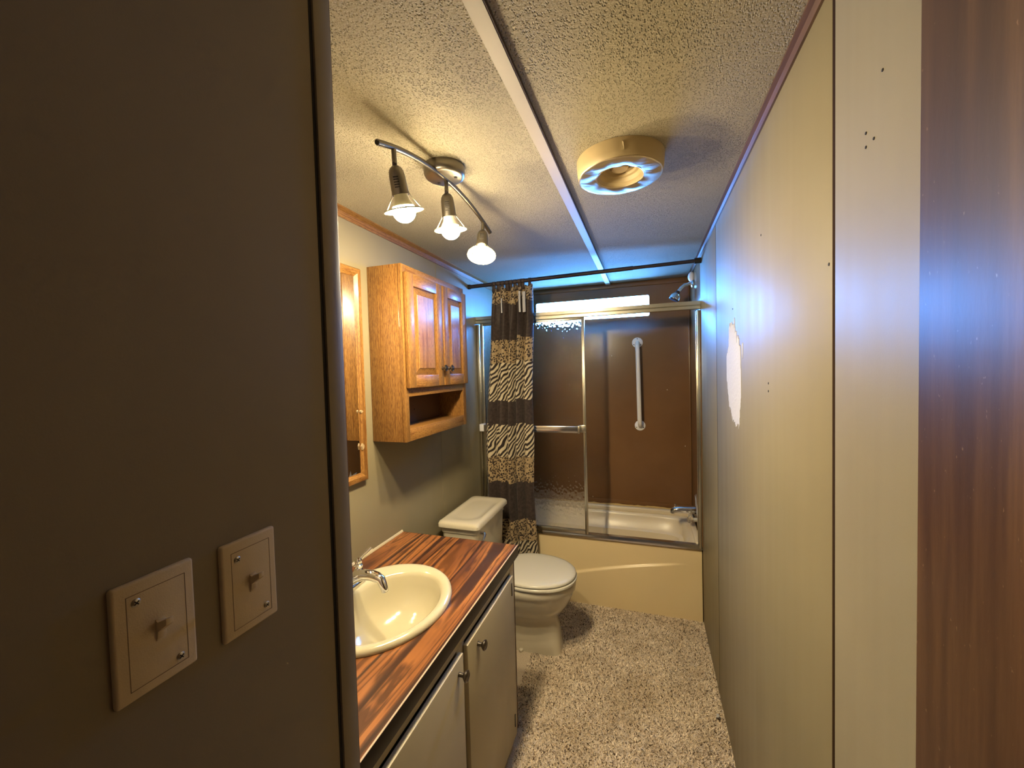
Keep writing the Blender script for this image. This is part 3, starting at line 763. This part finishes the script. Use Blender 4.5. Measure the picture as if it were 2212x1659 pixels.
# ------------------------------------------------------------------ wall mirror
MY0, MY1, MZ0, MZ1, MWD = .94, 1.3485, 1.077, 1.921, .034
mi = thing('wall_mirror', 'tall mirror in a chipped oak frame beside the cabinet', 'mirror', (XL, (MY0 + MY1) / 2, MZ0))
def mould(axis, a0, a1, edge, s):
    # profile across the frame: outer edge high, sloping to the glass
    pr = [(0, .001), (0, .015), (.004, .019), (.020, .019), (.030, .012), (MWD, .009), (MWD, .001)]
    mb = MB(); loops = []
    for end, sg in ((a0, 1), (a1, -1)):
        L = []
        for d_, h_ in pr:
            al = end + sg * d_; ac = edge + s * d_
            L.append((XL + h_, al, ac) if axis == 'y' else (XL + h_, ac, al))
        loops.append(L)
    return mb.loft(loops)
build('frame_rail', mould('y', MY0, MY1, MZ1, -1), 'oak_along_wall', mi, smooth=20)
build('frame_rail', mould('y', MY0, MY1, MZ0, 1), 'oak_along_wall', mi, smooth=20)
build('frame_stile', mould('z', MZ0, MZ1, MY1, -1), 'oak_vertical', mi, smooth=20)
build('frame_stile', mould('z', MZ0, MZ1, MY0, 1), 'oak_vertical', mi, smooth=20)
build('glass', bx(XL + .004, XL + .008, MY0 + MWD - .004, MY1 - MWD + .004, MZ0 + MWD - .004, MZ1 - MWD + .004), 'mirror_glass', mi, smooth=0)
for z, h in ((1.355, .006), (1.215, .013)):
    pts = [(MY1 - .030, z - h), (MY1 - .022, z - h * .6), (MY1 - .019, z), (MY1 - .021, z + h * .5), (MY1 - .029, z + h), (MY1 - .033, z + h * .2)]
    build('chipped_spot', MB().prism(pts, 'x', XL + .010, XL + .0192), 'raw_wood', mi, smooth=0, label='pale chip in the oak frame')

# ------------------------------------------------------------------ oak wall cabinet
KX, KY0, KY1, KZ0, KZ1 = -.932, 1.407, 1.985, 1.220, 1.945
wc = thing('wall_cabinet', 'honey oak wall cabinet with two raised-panel doors and open shelf', 'cabinet', (-1.01, 1.696, KZ0))
for ya, yb in ((KY0, KY0 + .014), (KY1 - .014, KY1)):
    build('side_panel', bx(XL + .001, KX - .019, ya, yb, KZ0, KZ1), 'oak_vertical', wc, bevel=.0008)
build('top_panel', bx(XL + .001, KX - .019, KY0 + .014, KY1 - .014, KZ1 - .014, KZ1), 'oak_along_wall', wc, bevel=.0008)
build('bottom_panel', bx(XL + .001, KX - .019, KY0 + .014, KY1 - .014, KZ0 + .030, KZ0 + .044), 'oak_along_wall', wc, bevel=.0008)
build('shelf', bx(XL + .006, KX - .019, KY0 + .014, KY1 - .014, 1.418, 1.432), 'oak_along_wall', wc, bevel=.0008)
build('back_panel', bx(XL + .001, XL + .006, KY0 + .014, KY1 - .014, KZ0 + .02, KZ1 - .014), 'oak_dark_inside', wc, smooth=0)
build('mount_hole', MB().lathe([(.004, 0), (.003, .001)], (XL + .006, 1.72, 1.325), (1, 0, 0), 10, False, True), 'black_slot', wc)
fx0, fx1 = KX - .019, KX
for ya, yb in ((KY0, KY0 + .030), (KY1 - .036, KY1)):
    build('face_stile', bx(fx0, fx1, ya, yb, KZ0, KZ1), 'oak_vertical', wc, bevel=.001)
for za, zb in ((KZ1 - .042, KZ1), (1.405, 1.450), (KZ0, 1.270)):
    build('face_rail', bx(fx0, fx1, KY0 + .030, KY1 - .036, za, zb), 'oak_along_wall', wc, bevel=.001)
def cdoor(y0, y1, ky):
    z0, z1 = 1.440, 1.914; x0, x1 = KX + .001, KX + .019; w = .052
    def piece(a, b, c, e):    # slightly eased outer edges
        return bx(x0, x1, a, b, c, e)
    mb = MB(); mb.box(x0, x1, y0, y0 + w, z0, z1); mb.box(x0, x1, y1 - w, y1, z0, z1)
    dr = build('door', mb, 'oak_vertical', wc, bevel=.004, segs=2)
    for za, zb in ((z0, z0 + w), (z1 - w, z1)):
        build('door_rail', bx(x0, x1 - .0004, y0 + w - .003, y1 - w + .003, za, zb), 'oak_along_wall', dr, bevel=.003, segs=2)
    a, b, c, e = y0 + w - .002, y1 - w + .002, z0 + w - .002, z1 - w + .002
    lp = []
    for ins, xx in ((0, x0), (0, x0 + .006), (.004, x0 + .006), (.030, x1 - .004), (.032, x1 - .002)):
        lp.append([(xx, a + ins, c + ins), (xx, b - ins, c + ins), (xx, b - ins, e - ins), (xx, a + ins, e - ins)])
    build('raised_panel', MB().loft(lp), 'oak_vertical', dr, smooth=15)
    kb = MB().lathe([(.007, 0), (.0055, .010), (.008, .014), (.0150, .018), (.0155, .021), (.012, .0245), (.010, .0235), (.007, .026), (.0, .027)], (x1, ky, 1.521), (1, 0, 0), 24)
    build('knob', kb, 'antique_pewter', dr, smooth=30)
cdoor(1.418, 1.712, 1.693)
cdoor(1.722, 1.978, 1.757)

# ------------------------------------------------------------------ ceiling track light
tlr = thing('track_light', 'brushed nickel three-bulb ceiling light on an arched bar', 'ceiling light', (-.58, 1.13, H))
build('canopy', MB().lathe([(.062, 0), (.063, -.006), (.062, -.024), (.058, -.031), (.050, -.034), (.0, -.0345)], (-.58, 1.13, H - .0005), (0, 0, 1), 40), 'brushed_nickel', tlr, smooth=40)
for dx_, dy_ in ((.035, .005), (-.030, .020)):
    build('canopy_screw', MB().lathe([(.0045, 0), (.0045, -.003), (.0, -.004)], (-.58 + dx_, 1.13 + dy_, H - .034), (0, 0, 1), 10), 'dark_bronze', tlr)
prof = [(.833, 2.057), (.89, 2.072), (.987, 2.089), (1.045, 2.0955), (1.09, 2.0985), (1.136, 2.099), (1.193, 2.094), (1.297, 2.071), (1.387, 2.043), (1.439, 2.027)]
ys = [a for a, _ in prof]; zs = [b for _, b in prof]
pc = np.polyfit(ys, zs, 3)
bar = [(-.58 + .08 * (y - 1.13), y, float(np.polyval(pc, y))) for y in np.linspace(.833, 1.439, 28)]
build('arched_bar', MB().tube(bar, .0072, 16), 'brushed_nickel', tlr, smooth=60)
build('bar_end_cap', MB().tube([Vector(bar[0]) - Vector((0, .0006, 0)), Vector(bar[0]) + Vector((0, .003, .0006))], .0062, 14), 'black_slot', tlr)
def lamp(y, knuckle, tip, roll=0):
    bxp = Vector((-.58 + .08 * (y - 1.13), y, float(np.polyval(pc, y)) - .005)); kn = Vector(knuckle)
    ax = (Vector(tip) - kn).normalized()
    hd = MB().lathe([(.0, .000), (.008, .001), (.0145, .006), (.0185, .014), (.0200, .024), (.0212, .050), (.0222, .070), (.0205, .070), (.018, .060)], kn, ax, 28)
    h = build('lamp_head', hd, 'brushed_nickel', tlr, smooth=40)
    build('stem', MB().tube([bxp, bxp.lerp(kn, .88)], .0062, 14), 'brushed_nickel', h)
    build('swivel', MB().lathe([(.0, -.010), (.005, -.008), (.0062, -.002), (.004, .004)], kn, ax, 14), 'dark_bronze', h)
    ref = Vector((.32, -.95, 0)); side = ax.cross(ref).normalized(); front = side.cross(ax).normalized()
    if front.dot(Vector((0, -1, 0))) < 0: front = -front
    sl_ = MB()
    for i in range(5):
        c = kn + ax * (.030 + i * .006) + front * .0208
        d1, d2 = side * .0065, ax * .0009
        sl_.loft([[c + s * front * .0012 - d1 - d2, c + s * front * .0012 + d1 - d2, c + s * front * .0012 + d1 + d2, c + s * front * .0012 - d1 + d2] for s in (-1, 1)])
    build('vent_slots', sl_, 'black_slot', h, smooth=0)
    build('bulb_collar', MB().lathe([(.0175, .062), (.0185, .074), (.0205, .083), (.0270, .094), (.0275, .097)], kn, ax, 28), 'lampholder_white', h)
    gl = [(.0275, .097)]
    for i in range(1, 13):
        a = math.acos(-.35) if 0 else None
        th = -.32 + (PI / 2 + .32) * i / 12; gl.append((.0300 * math.cos(th), .1075 + .0300 * math.sin(th)))
    bo = build('bulb', MB().lathe(gl, kn, ax, 28), 'bulb_glow', h, smooth=80, label='glowing white bulb')
    ga = bo.data.color_attributes.new('glow', 'FLOAT_COLOR', 'POINT')      # dimmer towards the socket, as LED globes are
    for vv_, dd_ in zip(bo.data.vertices, ga.data):
        q = sstep(.095, .130, (Vector(vv_.co) + Vector(BASE[h.name]) - kn).dot(ax)); q = .10 + .90 * q
        dd_.color = (q, q, q, 1)
    build('trim_ring', MB().lathe([(.034, .1035), (.046, .1050), (.0505, .1065), (.0505, .1090), (.046, .1080), (.034, .1065), (.034, .1035)], kn, ax, 40), 'trim_ring_cream', h, smooth=40)
    for s in (1, -1):
        a0 = kn + ax * .064 + side * s * .0218; a1 = kn + ax * .072 + side * s * .0235; a2 = kn + ax * .105 + side * s * .0455
        build('clip_wire', MB().tube([a0, a1, a2], .0013, 8), 'lampholder_white', h)
lamp(.893, (-.5988, .8955, 2.029), (-.594, .925, 1.919))
lamp(1.139, (-.5793, 1.1385, 2.054), (-.577, 1.155, 1.943))
lamp(1.382, (-.5598, 1.377, 2.011), (-.548, 1.328, 1.896))

# ------------------------------------------------------------------ ceiling vent
cv = thing('ceiling_vent', 'round yellowed ceiling vent with crinkled foil face', 'vent', (-.07, 1.285, H))
vo = (-.07, 1.285, H - .0005)
build('housing', MB().lathe([(.1285, 0), (.128, -.010), (.126, -.034), (.1245, -.046), (.121, -.050), (.114, -.050)], vo, (0, 0, 1), 56), 'vent_plastic', cv, smooth=40)
NR = 9; lp = []
for i in range(NR + 1):
    r = .1225 - (.1225 - .068) * i / NR; L = []
    for j in range(80):
        a = 2 * PI * j / 80
        dz = .0008 * math.sin(5 * a + 9 * r * 10) * math.sin(3 * a + 1.3) + .0004 * math.sin(11 * a + 40 * r) - .0025 * math.sin(PI * i / NR)
        if i == 0: dz *= .4
        L.append((vo[0] + r * math.cos(a), vo[1] + r * math.sin(a), H - .0515 + dz))
    lp.append(L)
fo = build('foil_face', MB().loft(lp, False, False), 'foil_tape', cv, smooth=180, label='crinkled foil ring')
fo.modifiers.new('thickness', 'SOLIDIFY').thickness = .0006
build('inner_cone', MB().lathe([(.070, -.052), (.066, -.046), (.060, -.042), (.056, -.030), (.048, -.028), (.046, -.020), (.034, -.018), (.033, -.012), (.0, -.012)], vo, (0, 0, 1), 48), 'vent_plastic', cv, smooth=25)
build('centre_button', MB().lathe([(.026, -.010), (.026, -.026), (.023, -.029), (.0, -.0295)], vo, (0, 0, 1), 32), 'vent_grey', cv, smooth=30)
pv = Vector((-.055, 1.285 - .127, H - .02))
build('peeling_flap', MB().loft([[pv + Vector((-.004, 0, -.016)), pv + Vector((.004, 0, -.016)), pv + Vector((.003, -.004, .002)), pv + Vector((-.001, -.003, .006))], [pv + Vector((-.003, .003, -.016)), pv + Vector((.004, .003, -.016)), pv + Vector((.003, .001, .002)), pv + Vector((-.001, .001, .006))]]), 'vent_plastic', cv, smooth=0)

# ------------------------------------------------------------------ bits on the carpet
mb = MB().loft([[(.262 + a, 1.84 + b, z) for a, b in ((-.006, -.010), (.006, -.006), (.007, .008), (-.003, .011))] for z in (.010, .016)])
tag(build('plaster_chip', mb, 'spackle_white', bevel=.001), 'small white plaster chip on carpet against right wall', 'chip')
